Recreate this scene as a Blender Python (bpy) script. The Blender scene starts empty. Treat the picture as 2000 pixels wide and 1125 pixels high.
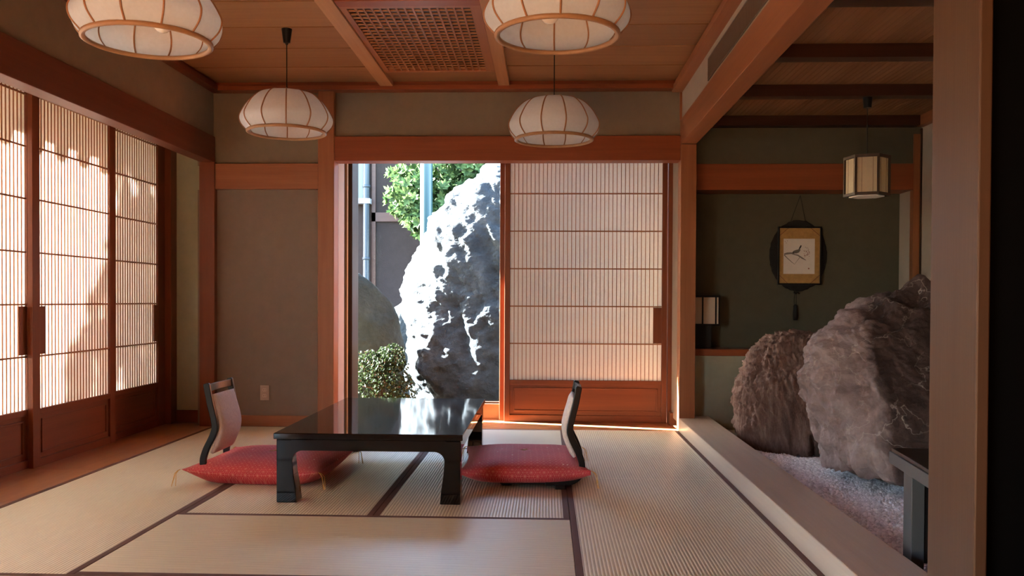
import bpy, math, random
from math import sin, cos, pi, radians, sqrt
from mathutils import Vector, Matrix, noise
random.seed(7)
scene = bpy.context.scene
COL = scene.collection

# ------------------------------------------------------------------ mesh builder
class MB:
    def __init__(s): s.v = []; s.f = []
    def add(s, vs, fs):
        o = len(s.v); s.v += [tuple(p) for p in vs]; s.f += [tuple(i + o for i in f) for f in fs]; return s
    def box(s, x0, x1, y0, y1, z0, z1):
        return s.add([(x0,y0,z0),(x1,y0,z0),(x1,y1,z0),(x0,y1,z0),(x0,y0,z1),(x1,y0,z1),(x1,y1,z1),(x0,y1,z1)],
                     [(0,3,2,1),(4,5,6,7),(0,1,5,4),(1,2,6,5),(2,3,7,6),(3,0,4,7)])
    def loft(s, rings, cap=True):
        n = len(rings[0]); vs = [p for r in rings for p in r]; fs = []
        for i in range(len(rings) - 1):
            for k in range(n):
                a = i*n + k; b = i*n + (k+1) % n
                fs.append((a, b, b+n, a+n))
        if cap:
            fs.append(tuple(range(n-1, -1, -1))); m = (len(rings)-1)*n; fs.append(tuple(m+k for k in range(n)))
        return s.add(vs, fs)
    def prism(s, poly, axis, a, b):
        # poly of 2D points extruded along axis from a to b
        def P(p, t):
            if axis == 'y': return (p[0], t, p[1])
            if axis == 'x': return (t, p[0], p[1])
            return (p[0], p[1], t)
        return s.loft([[P(p, a) for p in poly], [P(p, b) for p in poly]])
    def lathe(s, prof, n=32, c=(0,0,0), cap=False):
        rings = [[(c[0]+r*cos(2*pi*k/n), c[1]+r*sin(2*pi*k/n), c[2]+z) for k in range(n)] for r, z in prof]
        return s.loft(rings, cap)
    def tube(s, pts, r, n=8, closed=False, flat=1.0):
        pts = [Vector(p) for p in pts]; N = len(pts); rings = []; up = None
        for i, p in enumerate(pts):
            if closed: t = (pts[(i+1) % N] - pts[i-1])
            else: t = pts[min(i+1, N-1)] - pts[max(i-1, 0)]
            t.normalize()
            if up is None: up = t.orthogonal().normalized()
            up = (up - t*up.dot(t))
            if up.length < 1e-6: up = t.orthogonal()
            up.normalize(); w = t.cross(up)
            rr = r[i] if isinstance(r, (list, tuple)) else r
            rings.append([tuple(p + up*rr*cos(2*pi*k/n) + w*rr*flat*sin(2*pi*k/n)) for k in range(n)])
        if closed: rings.append(rings[0])
        return s.loft(rings, not closed)
    def build(s, name, mat, parent=None, at=(0,0,0), bevel=0, smooth=False, seg=2):
        me = bpy.data.meshes.new(name)
        me.from_pydata([(p[0]-at[0], p[1]-at[1], p[2]-at[2]) for p in s.v], [], s.f)
        me.materials.append(mat); me.update()
        ob = bpy.data.objects.new(name, me); COL.objects.link(ob)
        if parent is not None: ob.parent = parent
        else: ob.location = at
        if smooth: me.polygons.foreach_set('use_smooth', [True]*len(me.polygons))
        if bevel:
            m = ob.modifiers.new('bevel', 'BEVEL'); m.width = bevel; m.segments = seg; m.limit_method = 'ANGLE'; m.angle_limit = radians(40)
        return ob

def tag(o, label, cat=None, group=None, kind=None):
    o['label'] = label
    if cat: o['category'] = cat
    if group: o['group'] = group
    if kind: o['kind'] = kind
    return o
def thing(name, label, cat, loc=(0,0,0), rz=0, group=None, kind=None):
    o = bpy.data.objects.new(name, None); COL.objects.link(o); o.location = loc; o.rotation_euler = (0,0,rz)
    o.empty_display_size = .1
    return tag(o, label, cat, group, kind)
def copy_tree(o, parent=None):
    c = o.copy(); COL.objects.link(c)
    if parent is not None: c.parent = parent
    for ch in list(o.children): copy_tree(ch, c)
    return c
def struct(name, label, cat, mb, mat, bevel=0, parent=None, smooth=False):
    ob = mb.build(name, mat, parent, bevel=bevel, smooth=smooth)
    if parent is None: tag(ob, label, cat, None, 'structure')
    return ob
_tn = [0]
def trim(label, cat, mb, mat, bevel=.003):
    _tn[0] += 1
    return struct('trim_%d' % _tn[0], label, cat, mb, mat, bevel)

# ------------------------------------------------------------------ materials
class NT:
    def __init__(s, name):
        s.m = bpy.data.materials.new(name); s.m.use_nodes = True; s.t = s.m.node_tree; s.t.nodes.clear()
        s.out = s.n('ShaderNodeOutputMaterial')
    def n(s, typ, **kw):
        nd = s.t.nodes.new(typ)
        for k, v in kw.items():
            if k.startswith('_'): nd.inputs[k[1:]].default_value = v
            else: setattr(nd, k, v)
        return nd
    def l(s, a, b): s.t.links.new(a, b); return s
    def coords(s, scale=(1,1,1), rot=(0,0,0), kind='Object'):
        tc = s.n('ShaderNodeTexCoord'); mp = s.n('ShaderNodeMapping')
        mp.inputs['Scale'].default_value = scale; mp.inputs['Rotation'].default_value = rot
        s.l(tc.outputs[kind], mp.inputs['Vector']); return mp.outputs['Vector']
    def noise(s, vec, scale=5, detail=4, rough=.5, dist=0):
        nd = s.n('ShaderNodeTexNoise'); nd.inputs['Scale'].default_value = scale; nd.inputs['Detail'].default_value = detail
        nd.inputs['Roughness'].default_value = rough; nd.inputs['Distortion'].default_value = dist
        if vec is not None: s.l(vec, nd.inputs['Vector'])
        return nd.outputs['Fac']
    def ramp(s, fac, stops, interp='LINEAR'):
        nd = s.n('ShaderNodeValToRGB'); cr = nd.color_ramp; cr.interpolation = interp
        while len(cr.elements) < len(stops): cr.elements.new(.5)
        for e, (p, c) in zip(cr.elements, stops):
            e.position = p; e.color = (*c, 1) if len(c) == 3 else c
        s.l(fac, nd.inputs['Fac']); return nd.outputs['Color']
    def mix(s, fac, a, b, typ='MIX'):
        nd = s.n('ShaderNodeMix', data_type='RGBA', blend_type=typ)
        for sock, v in ((nd.inputs[0], fac), (nd.inputs[6], a), (nd.inputs[7], b)):
            if hasattr(v, 'is_output'): s.l(v, sock)
            elif isinstance(v, (int, float)): sock.default_value = v
            else: sock.default_value = (*v, 1)
        return nd.outputs[2]
    def math(s, op, a, b=None, c=None):
        nd = s.n('ShaderNodeMath', operation=op)
        for i, v in enumerate((a, b, c)):
            if v is None: continue
            if hasattr(v, 'is_output'): s.l(v, nd.inputs[i])
            else: nd.inputs[i].default_value = v
        return nd.outputs[0]
    def bump(s, h, strength=.2, dist=.01):
        nd = s.n('ShaderNodeBump'); nd.inputs['Strength'].default_value = strength; nd.inputs['Distance'].default_value = dist
        s.l(h, nd.inputs['Height']); return nd.outputs['Normal']
    def bsdf(s, color, rough=.5, normal=None, spec=.5, **kw):
        b = s.n('ShaderNodeBsdfPrincipled')
        if hasattr(color, 'is_output'): s.l(color, b.inputs['Base Color'])
        else: b.inputs['Base Color'].default_value = (*color, 1)
        if hasattr(rough, 'is_output'): s.l(rough, b.inputs['Roughness'])
        else: b.inputs['Roughness'].default_value = rough
        b.inputs['Specular IOR Level'].default_value = spec
        for k, v in kw.items(): b.inputs[k.replace('_', ' ')].default_value = v
        if normal is not None: s.l(normal, b.inputs['Normal'])
        return b
    def done(s, b): s.l(b.outputs[0], s.out.inputs['Surface']); return s.m

def wood(name, c1, c2, axis='z', rough=.42, scale=1.0, spec=.4, bump=.08, island=0, grain=1.0):
    t = NT(name); cr = 14*scale; al = .7*scale
    sc = {'x': (al, cr, cr), 'y': (cr, al, cr), 'z': (cr, cr, al)}[axis]
    v = t.coords(sc)
    if island:
        g = t.n('ShaderNodeNewGeometry'); ad = t.n('ShaderNodeVectorMath', operation='ADD')
        cm = t.n('ShaderNodeCombineXYZ'); r = t.math('MULTIPLY', g.outputs['Random Per Island'], 40)
        for i in range(3): t.l(r, cm.inputs[i])
        t.l(v, ad.inputs[0]); t.l(cm.outputs[0], ad.inputs[1]); v = ad.outputs[0]
    n1 = t.noise(v, 1.6, 3, .55, .6)
    fine = t.noise(t.coords(tuple(k*7 if k > 2 else k*2.2 for k in sc)), 1.5, 3, .6)
    f = t.math('ADD', t.math('MULTIPLY', n1, .75), t.math('MULTIPLY', fine, .35*grain))
    col = t.ramp(f, [(.28, c2), (.72, c1)])
    if island:
        col = t.mix(t.math('MULTIPLY', g.outputs['Random Per Island'], island), col, tuple(k*.6 for k in c2))
    b = t.bsdf(col, rough, t.bump(fine, bump, .003), spec)
    return t.done(b)
def plain(name, c, rough=.5, spec=.5, nscale=0, namt=.15, bump=0, bscale=300, bdist=.002, **kw):
    t = NT(name); col = c; nrm = None
    if nscale:
        n = t.noise(t.coords(), nscale, 5, .6)
        col = t.ramp(n, [(.3, tuple(k*(1-namt) for k in c)), (.7, tuple(min(1, k*(1+namt)) for k in c))])
    if bump: nrm = t.bump(t.noise(t.coords(), bscale, 3, .6), bump, bdist)
    return t.done(t.bsdf(col, rough, nrm, spec, **kw))

W1, W2 = (.34, .132, .056), (.25, .088, .034)
WX = wood('cedar_x', W1, W2, 'x'); WY = wood('cedar_y', W1, W2, 'y'); WZ = wood('cedar_z', W1, W2, 'z')
DZ = wood('door_cedar_z', (.20,.055,.019), (.145,.037,.012), 'z'); DX = wood('door_cedar_x', (.20,.055,.019), (.145,.037,.012), 'x'); DY = wood('door_cedar_y', (.20,.055,.019), (.145,.037,.012), 'y')
RX = wood('red_cedar_x', (.28,.072,.024), (.20,.047,.015), 'x'); RY = wood('red_cedar_y', (.14,.04,.019), (.10,.025,.011), 'y')
FLY = wood('floorboard_y', (.42,.19,.085), (.31,.125,.05), 'y', rough=.28)
FLX = wood('floorboard_x', (.46,.21,.09), (.34,.14,.055), 'x', rough=.22, spec=.6)
CEIL = wood('ceiling_board', (.34,.172,.076), (.25,.112,.044), 'x', rough=.5, island=.42, grain=1.5)
ALC = wood('alcove_board', (.30,.15,.07), (.20,.09,.038), 'y', rough=.55, island=.4)
ALCB = wood('alcove_beam', (.055,.018,.009), (.035,.012,.006), 'x')
CURB = wood('curb_board', (.52,.42,.33), (.43,.335,.26), 'y', rough=.3, spec=.5)
LATT = wood('lattice_wood', (.40,.17,.07), (.30,.11,.045), 'z', bump=0)
PLAST = plain('plaster', (.235,.20,.150), .95, .1, 14, .05, .5, 420, .0025)
PLAST2 = plain('plaster_mauve', (.24,.20,.168), .95, .1, 14, .04, .45, 420, .0025)
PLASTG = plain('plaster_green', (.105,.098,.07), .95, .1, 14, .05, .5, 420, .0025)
PLASTLIT = plain('plaster_alcove_lit', (.34,.33,.24), .95, .1, 14, .05, .5, 420, .0025)  # alcove plaster lightened: light on the low wall put into its colour
PLASTW = plain('plaster_pale', (.42,.38,.32), .9, .1, 10, .03, .2, 420, .002)
LACQ = NT('black_lacquer')
_b = LACQ.bsdf((.004,.0035,.003), .06, None, .34)
LACQ = LACQ.done(_b)
BLACK = plain('black_frame', (.006,.0055,.0055), .3, .3)
BLACKM = plain('black_matte', (.012,.011,.012), .65, .3, bump=.3, bscale=60, bdist=.004)
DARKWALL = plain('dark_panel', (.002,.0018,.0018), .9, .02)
DARKW = wood('dark_wood', (.05,.024,.013), (.03,.014,.008), 'z', rough=.5)

def paper(name, c=(.86,.82,.74), tr=.6):
    t = NT(name)
    n = t.noise(t.coords(), 60, 4, .6)
    col = t.ramp(n, [(.3, tuple(k*.94 for k in c)), (.7, c)])
    d = t.n('ShaderNodeBsdfDiffuse'); s = t.n('ShaderNodeBsdfTranslucent'); m = t.n('ShaderNodeMixShader'); m.inputs[0].default_value = tr
    t.l(col, d.inputs[0]); t.l(col, s.inputs[0]); t.l(d.outputs[0], m.inputs[1]); t.l(s.outputs[0], m.inputs[2])
    t.l(m.outputs[0], t.out.inputs['Surface']); return t.m
PAPER = paper('shoji_paper', (.87,.82,.755), .165)
PAPERD = paper('shoji_paper_back', (.86,.81,.74), .26)
SHADE = paper('shade_paper', (.74,.80,.86), .45)
LANT = paper('lantern_paper', (.72,.62,.46), .4)

def tatami():
    t = NT('tatami_reed')
    # ribs run along local X (the long side of the mat)
    wv = t.n('ShaderNodeTexWave', wave_type='BANDS', bands_direction='Y', wave_profile='SIN')
    wv.inputs['Scale'].default_value = 2*pi/(20*.0145)/1.0; wv.inputs['Distortion'].default_value = .15; wv.inputs['Detail'].default_value = 1
    t.l(t.coords(), wv.inputs['Vector'])
    n = t.noise(t.coords((6,140,1)), 1, 3, .6); big = t.noise(t.coords((1.2,2,1)), 1.5, 3)
    col = t.ramp(n, [(.25, (.64,.59,.43)), (.75, (.80,.76,.58))])
    col = t.mix(t.math('MULTIPLY', big, .35), col, (.80,.75,.56))
    groove = t.ramp(wv.outputs['Fac'], [(0, (.56,.52,.47)), (.34, (1,1,1))])
    col = t.mix(1, col, groove, 'MULTIPLY')
    b = t.bsdf(col, .40, t.bump(wv.outputs['Fac'], .3, .003), .75)
    return t.done(b)
TAT = tatami()
HERI = plain('mat_border_cloth', (.13,.07,.055), .75, .2, bump=.3, bscale=900, bdist=.001)

# ------------------------------------------------------------------ camera
f_, yaw, pit, roll, sy = 1693.496, .0394502, -.0143260, .00451721, 48.2189
c, s = cos(yaw), sin(yaw); cp, sp = cos(pit), sin(pit); cr, sr = cos(roll), sin(roll)
R0 = Vector((c, s, 0)); U0 = Vector((s*sp, -c*sp, cp)); F = Vector((-s*cp, c*cp, sp))
Rv = R0*cr + U0*sr; Uv = U0*cr - R0*sr
cam = bpy.data.cameras.new('camera'); co = bpy.data.objects.new('camera', cam); COL.objects.link(co)
M = Matrix(((Rv.x, Uv.x, -F.x, 0), (Rv.y, Uv.y, -F.y, 0), (Rv.z, Uv.z, -F.z, 1.0), (0,0,0,1)))
co.matrix_world = M
cam.sensor_width = 36; cam.lens = f_/2000*36; cam.shift_y = sy/2000; cam.clip_start = .05
scene.camera = co

# ------------------------------------------------------------------ room shell
XL, XB, XR = -3.0, -2.6, 1.023
Yb = 6.72; SILL = 7.12; Z1, Z2 = 2.07, 2.27; ZC = 2.62; ZB = 2.68
struct('floor', 'timber floor slab under the tatami mats', 'floor', MB().box(-3.06, 3.1, -2.1, 7.6, -.30, -.05), WY)
fl = MB()
for i, (a, b) in enumerate(((-2.1, 1.3), (1.3, 4.95), (4.95, 6.9))): fl.box(XL-.04, -2.619, a+.001, b-.001, -.05, 0.0)
trim('reddish floor board running along the left sliding screens', 'floor board', fl, FLY, .002)
trim('polished wooden sill under the back sliding screen and garden window', 'sill', MB().box(-1.652, XR, 6.707, 7.2, -.05, .001), FLX, .002)

# --- left screens
def shoji(name, label, axis, p0, p1, plane, z0, zpap, ztop, st, bars, pitch, depth_sign, handle=None, panel_mats=None, paperm=PAPER, zlast=.31, th=.03, lw=.0048, ld=.006):
    """sliding screen in a plane; axis 'y' -> runs along Y at X=plane, 'x' -> runs along X at Y=plane.  depth_sign: direction into the room"""
    ms, mr = panel_mats
    t = thing(name, label, 'sliding screen', kind='structure')
    def bx(mb, a0, a1, d0, d1, z0_, z1_):
        d0, d1 = sorted((plane + depth_sign*d0, plane + depth_sign*d1))
        if axis == 'y': mb.box(d0, d1, a0, a1, z0_, z1_)
        else: mb.box(a0, a1, d0, d1, z0_, z1_)
    fr = MB(); sl, sr_ = st
    bx(fr, p0, p0+sl, -th, 0, z0, ztop); bx(fr, p1-sr_, p1, -th, 0, z0, ztop)
    fr.build('frame', ms, t, bevel=.002)
    rl = MB(); bx(rl, p0+sl, p1-sr_, -th, -.001, z0, z0+.055); bx(rl, p0+sl, p1-sr_, -th, -.001, zpap-.035, zpap); bx(rl, p0+sl, p1-sr_, -th, -.001, ztop-.04, ztop)
    rl.build('rail', mr, t, bevel=.002)
    lp = MB(); bx(lp, p0+sl, p1-sr_, -.022, -.014, z0+.05, zpap-.03)
    # inner moulding of the low panel
    a0, a1, b0, b1 = p0+sl+.028, p1-sr_-.028, z0+.083, zpap-.063
    for q in ((a0, a1, b0, b0+.012), (a0, a1, b1-.012, b1), (a0, a0+.012, b0, b1), (a1-.012, a1, b0, b1)): bx(lp, q[0], q[1], -.016, -.007, q[2], q[3])
    lp.build('low_panel', mr, t, bevel=.002)
    pp = MB(); bx(pp, p0+sl, p1-sr_, -.0175, -.0165, zpap, ztop-.04)
    pp.build('paper', paperm, t)
    la = MB(); a = p0+sl; b = p1-sr_; n = max(1, round((b-a)/pitch))
    hz = zpap + zlast
    for k in range(1, n):
        x = a + (b-a)*k/n
        bx(la, x-lw/2, x+lw/2, -.016, -.016+ld, zpap, ztop-.04)
    for z in bars: bx(la, a, b, -.015, -.013+ld, z-.005, z+.005)
    la.build('lattice', LATT, t)
    if handle:
        for (q0, q1, zz0, zz1) in handle:
            h = MB(); bx(h, q0, q1, -.0155, -.004, zz0, zz1); h.build('handle_block', ms, t, bevel=.002)
    return t
BARS = [.656, .962, 1.268, 1.581, 1.887, 2.19]
LEFT = [('door_1', 2.02, 2.97, 0), ('door_2', 2.93, 4.06, 1), ('door_3', 4.02, 5.035, 1), ('door_4', 4.955, 5.93, 0), ('door_5', 5.875, 6.79, 1)]
LAB = {'door_1': 'translucent sliding screen left of the camera beyond the frame', 'door_2': 'left wall sliding screen just outside the frame next to the bright one',
       'door_3': 'brightest left wall sliding screen cut by the photo edge', 'door_4': 'middle left wall sliding screen with a diagonal tree shadow',
       'door_5': 'far left wall sliding screen in dappled shade beside the nook'}
for nm, a, b, back in LEFT:
    hd = []
    if nm == 'door_3': hd = [(b-.075-.065, b-.07, .667, .952)]
    if nm == 'door_4': hd = [(a+.075, a+.075+.062, .667, .952)]
    if nm == 'door_5': hd = [(b-.12-.055, b-.115, .667, .952)]
    shoji(nm, LAB[nm], 'y', a, b, XL - (.034 if back else 0), -.006, .345, 2.30, (.075, .075 if nm != 'door_5' else .12), BARS, .0362, 1, hd, (DZ, DY))
trim('dark jamb post at the far end of the left screens', 'door jamb', MB().box(-3.08, -2.985, 6.79, 6.90, 0, 2.3), DZ)
trim('wooden track beam above the left screens', 'track', MB().box(-3.09, -2.72, -2.05, 6.9, 2.3, 2.4), DY)
trim('deep cedar lintel beam over the left sliding screens', 'lintel', MB().box(-2.712, XB, -2.05, Yb-.0, Z1, Z2), RY)
struct('wall_left', 'dark plaster wall above the left lintel', 'wall', MB().box(-2.75, -2.622, -2.05, 6.74, Z2, 2.7).box(-3.09, -2.75, -2.05, 6.9, 2.4, 2.7).box(-3.09, -2.97, -2.05, -1.6, 0, 2.3).box(-3.09, -2.97, -1.6, .8, 0, .12).box(-3.09, -2.97, .8, 2.02, 0, 2.3), PLAST)
win2 = thing('window_2', 'wide clear window of the left wall beside the camera, outside the frame', 'window', kind='structure')
_m = MB()
for _y in (-1.6, -.4, .8): _m.box(-3.06, -2.99, _y-.03, _y+.03, .12, 2.3)
_m.build('window_frame', DZ, win2, bevel=.003)
_WIN2 = win2

# --- nook and back wall
struct('wall_nook', 'narrow plaster wall of the nook beside the left screens', 'wall', MB().box(-3.09, -2.70, 6.9, 7.0, 0, 2.4), plain('plaster_nook_green', (.44,.49,.38), .95, .1, 14, .05, .5, 420, .0025))
struct('baseboard_nook', 'dark baseboard of the left nook', 'baseboard', MB().box(-2.985, -2.716, 6.885, 6.9, 0, .10), DX, .002)
trim('cedar post at the corner of the nook and the socket wall', 'post', MB().box(-2.716, -2.594, 6.69, 6.9, 0, Z1), RY and DZ)
bw = MB().box(-2.75, -1.70, 6.745, 6.9, 0, 1.86)
struct('wall_back', 'mauve brown plaster wall with the power socket', 'wall', bw, PLAST2)
struct('wall_upper', 'brown plaster band between lintels and ceiling of the back wall', 'wall', MB().box(-2.75, -1.70, 6.745, 6.9, 2.05, 2.7).box(-1.70, 1.03, 6.745, 6.9, 2.26, 2.7), PLAST)
trim('cedar rail across the socket wall left of the window post', 'rail', MB().box(-2.594, -1.781, 6.70, 6.80, 1.859, 2.059), WX)
struct('baseboard_back', 'cedar baseboard below the socket wall', 'baseboard', MB().box(-2.594, -1.781, 6.72, 6.76, 0, .085), WX, .002)
trim('cedar post between the socket wall and the garden window', 'post', MB().box(-1.781, -1.652, 6.69, 6.83, 0, 2.63), WZ, .006)
trim('long cedar lintel above the garden window and back screen', 'lintel', MB().box(-1.652, XR, 6.70, 6.845, 2.078, 2.268), RX)
trim('cedar corner post between the back screen and the alcove', 'post', MB().box(XR, 1.143, 6.69, 6.83, .0, 2.2), WZ, .004)
# reveal of the deep opening
struct('wall_reveal', 'pale plaster reveal at the sides of the back opening', 'wall', MB().box(-1.71, -1.652, 6.83, 7.03, .001, 2.3).box(XR, 1.06, 6.83, 7.16, .06, 2.3), PLASTW)
trim('thin cedar foot strip at the right reveal', 'strip', MB().box(1.0, 1.06, 7.0, 7.125, .001, .10), WZ)
trim('cedar soffit behind the back lintel', 'soffit', MB().box(-1.72, 1.10, 6.845, 7.3, 2.3, 2.4), RX)
trim('dark timber jamb left of the garden window', 'window jamb', MB().box(-1.745, -1.652, 7.03, 7.06, 0, 2.3).box(-1.78, -1.605, 7.12, 7.35, -.2, 2.4), DARKW)
trim('pale wooden strip inside the left window jamb', 'strip', MB().box(-1.668, -1.634, 7.06, 7.1, .001, 2.3), wood('pale_strip', (.42,.27,.12), (.34,.2,.085), 'z'))
# --- garden window
win = thing('window_1', 'tall garden window with a clear pane and low wooden sill', 'window', kind='structure')
MB().box(-1.62, -.30, 7.22, 7.27, .0, .135).build('window_sill', wood('sill_wood', (.36,.2,.11), (.27,.14,.07), 'x'), win, bevel=.004)
MB().box(-1.64, -.30, 7.235, 7.275, .135, .15).box(-1.64, -.30, 7.235, 7.275, 2.27, 2.36).build('window_frame', DARKW, win, bevel=.003)
gt = NT('clear_glass'); tr_ = gt.n('ShaderNodeBsdfTransparent'); tr_.inputs[0].default_value = (.95,.97,.97,1); gl = gt.n('ShaderNodeBsdfGlossy'); gl.inputs['Roughness'].default_value = 0
fr_ = gt.n('ShaderNodeFresnel'); fr_.inputs[0].default_value = 1.45; mx = gt.n('ShaderNodeMixShader')
_q = gt.math('MULTIPLY', fr_.outputs[0], .03); gt.l(_q, mx.inputs[0]); gt.l(tr_.outputs[0], mx.inputs[1]); gt.l(gl.outputs[0], mx.inputs[2]); gt.l(mx.outputs[0], gt.out.inputs['Surface'])
MB().box(-1.61, -.31, 7.25, 7.256, .15, 2.28).build('pane', gt.m, win)
MB().box(-3.03, -3.024, -1.6, .8, .12, 2.3).build('pane', gt.m, _WIN2)
# --- back sliding screen
shoji('door_6', 'back wall sliding screen with closely spaced vertical bars', 'x', -.343, .985, 7.12, .002, .345, 2.36, (.045, .042),
      [.645, .952, 1.26, 1.568, 1.875], .0339, -1, [(.985-.042-.068, .985-.040, .652, .945)], (DZ, DX), PAPERD)
trim('fixed cedar jamb beside the right edge of the back screen', 'door jamb', MB().box(.99, XR+.03, 7.10, 7.17, .001, 2.3), DZ)
trim('outer wooden stile where the garden window meets the back screen, deepened outside to block sun', 'window stile', MB().box(-.385, -.335, 7.165, 7.56, -.2, 2.36), DZ)  # unseen outdoor depth added to keep direct sun off the back screen
# outside wall that stands behind the back screen (keeps the screen a wall, not a lamp)
struct('wall_outer', 'outer plaster wall around the garden window and behind the alcove', 'wall', MB().box(1.06, 3.2, 7.34, 7.46, -.2, 2.7).box(-3.2, -1.76, 7.02, 7.2, -.2, 2.7).box(-1.8, 1.06, 7.3, 7.46, 2.36, 2.7), PLAST)
# --- cornices
trim('two step cornice along the top of the back wall', 'cornice', MB().box(-2.65, .97, 6.64, 6.76, 2.615, 2.652).box(-2.65, .97, 6.665, 6.76, 2.652, 2.70), RX)
trim('cornice along the top of the left wall', 'cornice', MB().box(-2.65, -2.55, -2.0, 6.72, 2.615, 2.652).box(-2.65, -2.575, -2.0, 6.72, 2.652, 2.70), RY)
trim('cornice along the top of the vent wall', 'cornice', MB().box(.955, 1.05, 2.0, 6.72, 2.60, 2.645).box(.975, 1.05, 2.0, 6.72, 2.645, 2.70), WY)
# --- ceiling
cb = MB()
ys = [6.72, 6.235, 5.77, 5.32, 4.855, 4.39, 3.92, 3.46, 2.99, 2.52, 2.05, 1.58, 1.11, .64, .17, -.3, -.77, -1.24, -2.05]
for a, b in zip(ys[1:], ys[:-1]):
    if 4.87 <= a and b <= 6.24 or (a < 4.87 < b):
        lo, hi = max(a, 4.80), min(b, 6.30)
        cb.box(-2.64, -1.23, a+.010, b-.010, ZB, ZB+.02); cb.box(-.33, .98, a+.010, b-.010, ZB, ZB+.02)
        if a < 4.87: cb.box(-1.23, -.33, a+.010, 4.78, ZB, ZB+.02)
    elif b > 6.3: cb.box(-2.64, -1.23, a+.010, b-.010, ZB, ZB+.02); cb.box(-.33, .98, a+.010, b-.010, ZB, ZB+.02); cb.box(-1.23, -.33, 6.30, b-.010, ZB, ZB+.02)
    else: cb.box(-2.64, .98, a+.010, b-.010, ZB, ZB+.02)
struct('ceiling', 'broad cedar board ceiling of the main room', 'ceiling', cb, CEIL)
struct('ceiling_back', 'dark backing above the ceiling boards', 'ceiling', MB().box(-3.1, 3.1, -2.1, 7.46, 2.74, 2.80), DARKW)
trim('ceiling batten left of the wooden ceiling grille', 'batten', MB().box(-1.285, -1.185, -2.0, 6.66, 2.64, 2.70), wood('batten_wood', (.46,.25,.125), (.36,.18,.08), 'y'))
trim('ceiling batten right of the wooden ceiling grille', 'batten', MB().box(-.375, -.29, -2.0, 6.66, 2.64, 2.70), wood('batten_wood_b', (.46,.23,.105), (.36,.165,.07), 'y'))
trim('reddish cross batten in front of the ceiling grille', 'batten', MB().box(-1.185, -.375, 4.78, 4.875, 2.65, 2.72), RX)
g = thing('ceiling_grille', 'square wooden lattice grille set in the ceiling boards', 'vent grille', (-.78, 5.58, 2.655))
go = (-.78, 5.58, 2.655)
gf = MB().box(-1.183, -.377, 4.876, 4.915, 2.652, 2.70).box(-1.183, -.377, 6.265, 6.30, 2.652, 2.70).box(-1.183, -1.145, 4.915, 6.265, 2.653, 2.70).box(-.44, -.377, 4.915, 6.265, 2.653, 2.70)
gf.build('frame', WY, g, go, bevel=.003)
la = MB()
for k in range(1, 15): x = -1.145 + .705*k/15; la.box(x-.0055, x+.0055, 4.915, 6.265, 2.657, 2.667)
la.build('long_bars', WY, g, go); la = MB()
for k in range(1, 22): y = 4.915 + 1.35*k/22; la.box(-1.145, -.44, y-.006, y+.006, 2.658, 2.6655)
la.build('cross_bars', wood('bar_x', (.40,.20,.09), (.3,.14,.06), 'x'), g, go)
MB().box(-1.19, -.37, 4.9, 6.3, 2.73, 2.738).build('backing_board', wood('backing', (.05,.02,.009), (.03,.013,.006), 'x'), g, go)
# --- right side: curb, beam, vent wall, pillar
trim('broad wooden curb between the tatami and the gravel bed', 'curb', MB().box(XR, 1.275, -.5, 6.69, -.2, .10).box(1.143, 1.275, 6.69, 6.85, -.2, .10), CURB, .005)
trim('heavy cedar beam from the corner post towards the camera', 'beam', MB().box(XR, 1.143, 2.0, 6.745, 2.203, 2.392), WY, .004)
struct('wall_right', 'pale plaster strip above the heavy right beam', 'wall', MB().box(1.033, 1.143, 2.0, 6.745, 2.392, 2.7), PLASTW)
trim('thin cedar corner strip above the right beam', 'strip', MB().box(1.017, 1.034, 6.715, 6.745, 2.39, 2.62), WZ, .001)
v = thing('air_vent', 'long dark louvred vent in the wall above the right beam', 'vent', (1.03, 4.6, 2.48)); vo = (1.03, 4.6, 2.48)
MB().box(1.027, 1.034, 3.5, 5.63, 2.412, 2.42).box(1.027, 1.034, 3.5, 5.63, 2.548, 2.556).box(1.027, 1.034, 5.62, 5.63, 2.412, 2.556).box(1.027, 1.034, 3.5, 3.51, 2.412, 2.556).build('frame', plain('vent_frame', (.10,.075,.055), .5), v, vo)
sl = MB(); y = 3.512
while y < 5.618: sl.box(1.0275, 1.036, y, y+.006, 2.42, 2.548); y += .014
sl.build('slats', plain('vent_slat', (.13,.095,.07), .5), v, vo)
MB().box(1.0325, 1.0345, 3.5, 5.63, 2.413, 2.555).build('backing_board', plain('vent_dark', (.02,.015,.012), .8), v, vo)
trim('wide cedar pillar at the right front of the alcove', 'pillar', MB().box(1.018, 1.049, 2.093, 2.345, -.3, 2.7), wood('pillar_wood', (.067,.034,.018), (.051,.023,.011), 'z'), .004)
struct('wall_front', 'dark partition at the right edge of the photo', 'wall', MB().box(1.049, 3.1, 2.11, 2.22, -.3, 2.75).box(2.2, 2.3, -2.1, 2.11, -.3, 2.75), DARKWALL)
struct('wall_rear', 'dark wooden wall behind the camera', 'wall', MB().box(-3.1, 2.3, -2.15, -2.05, -.3, 2.75), DARKW)
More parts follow.
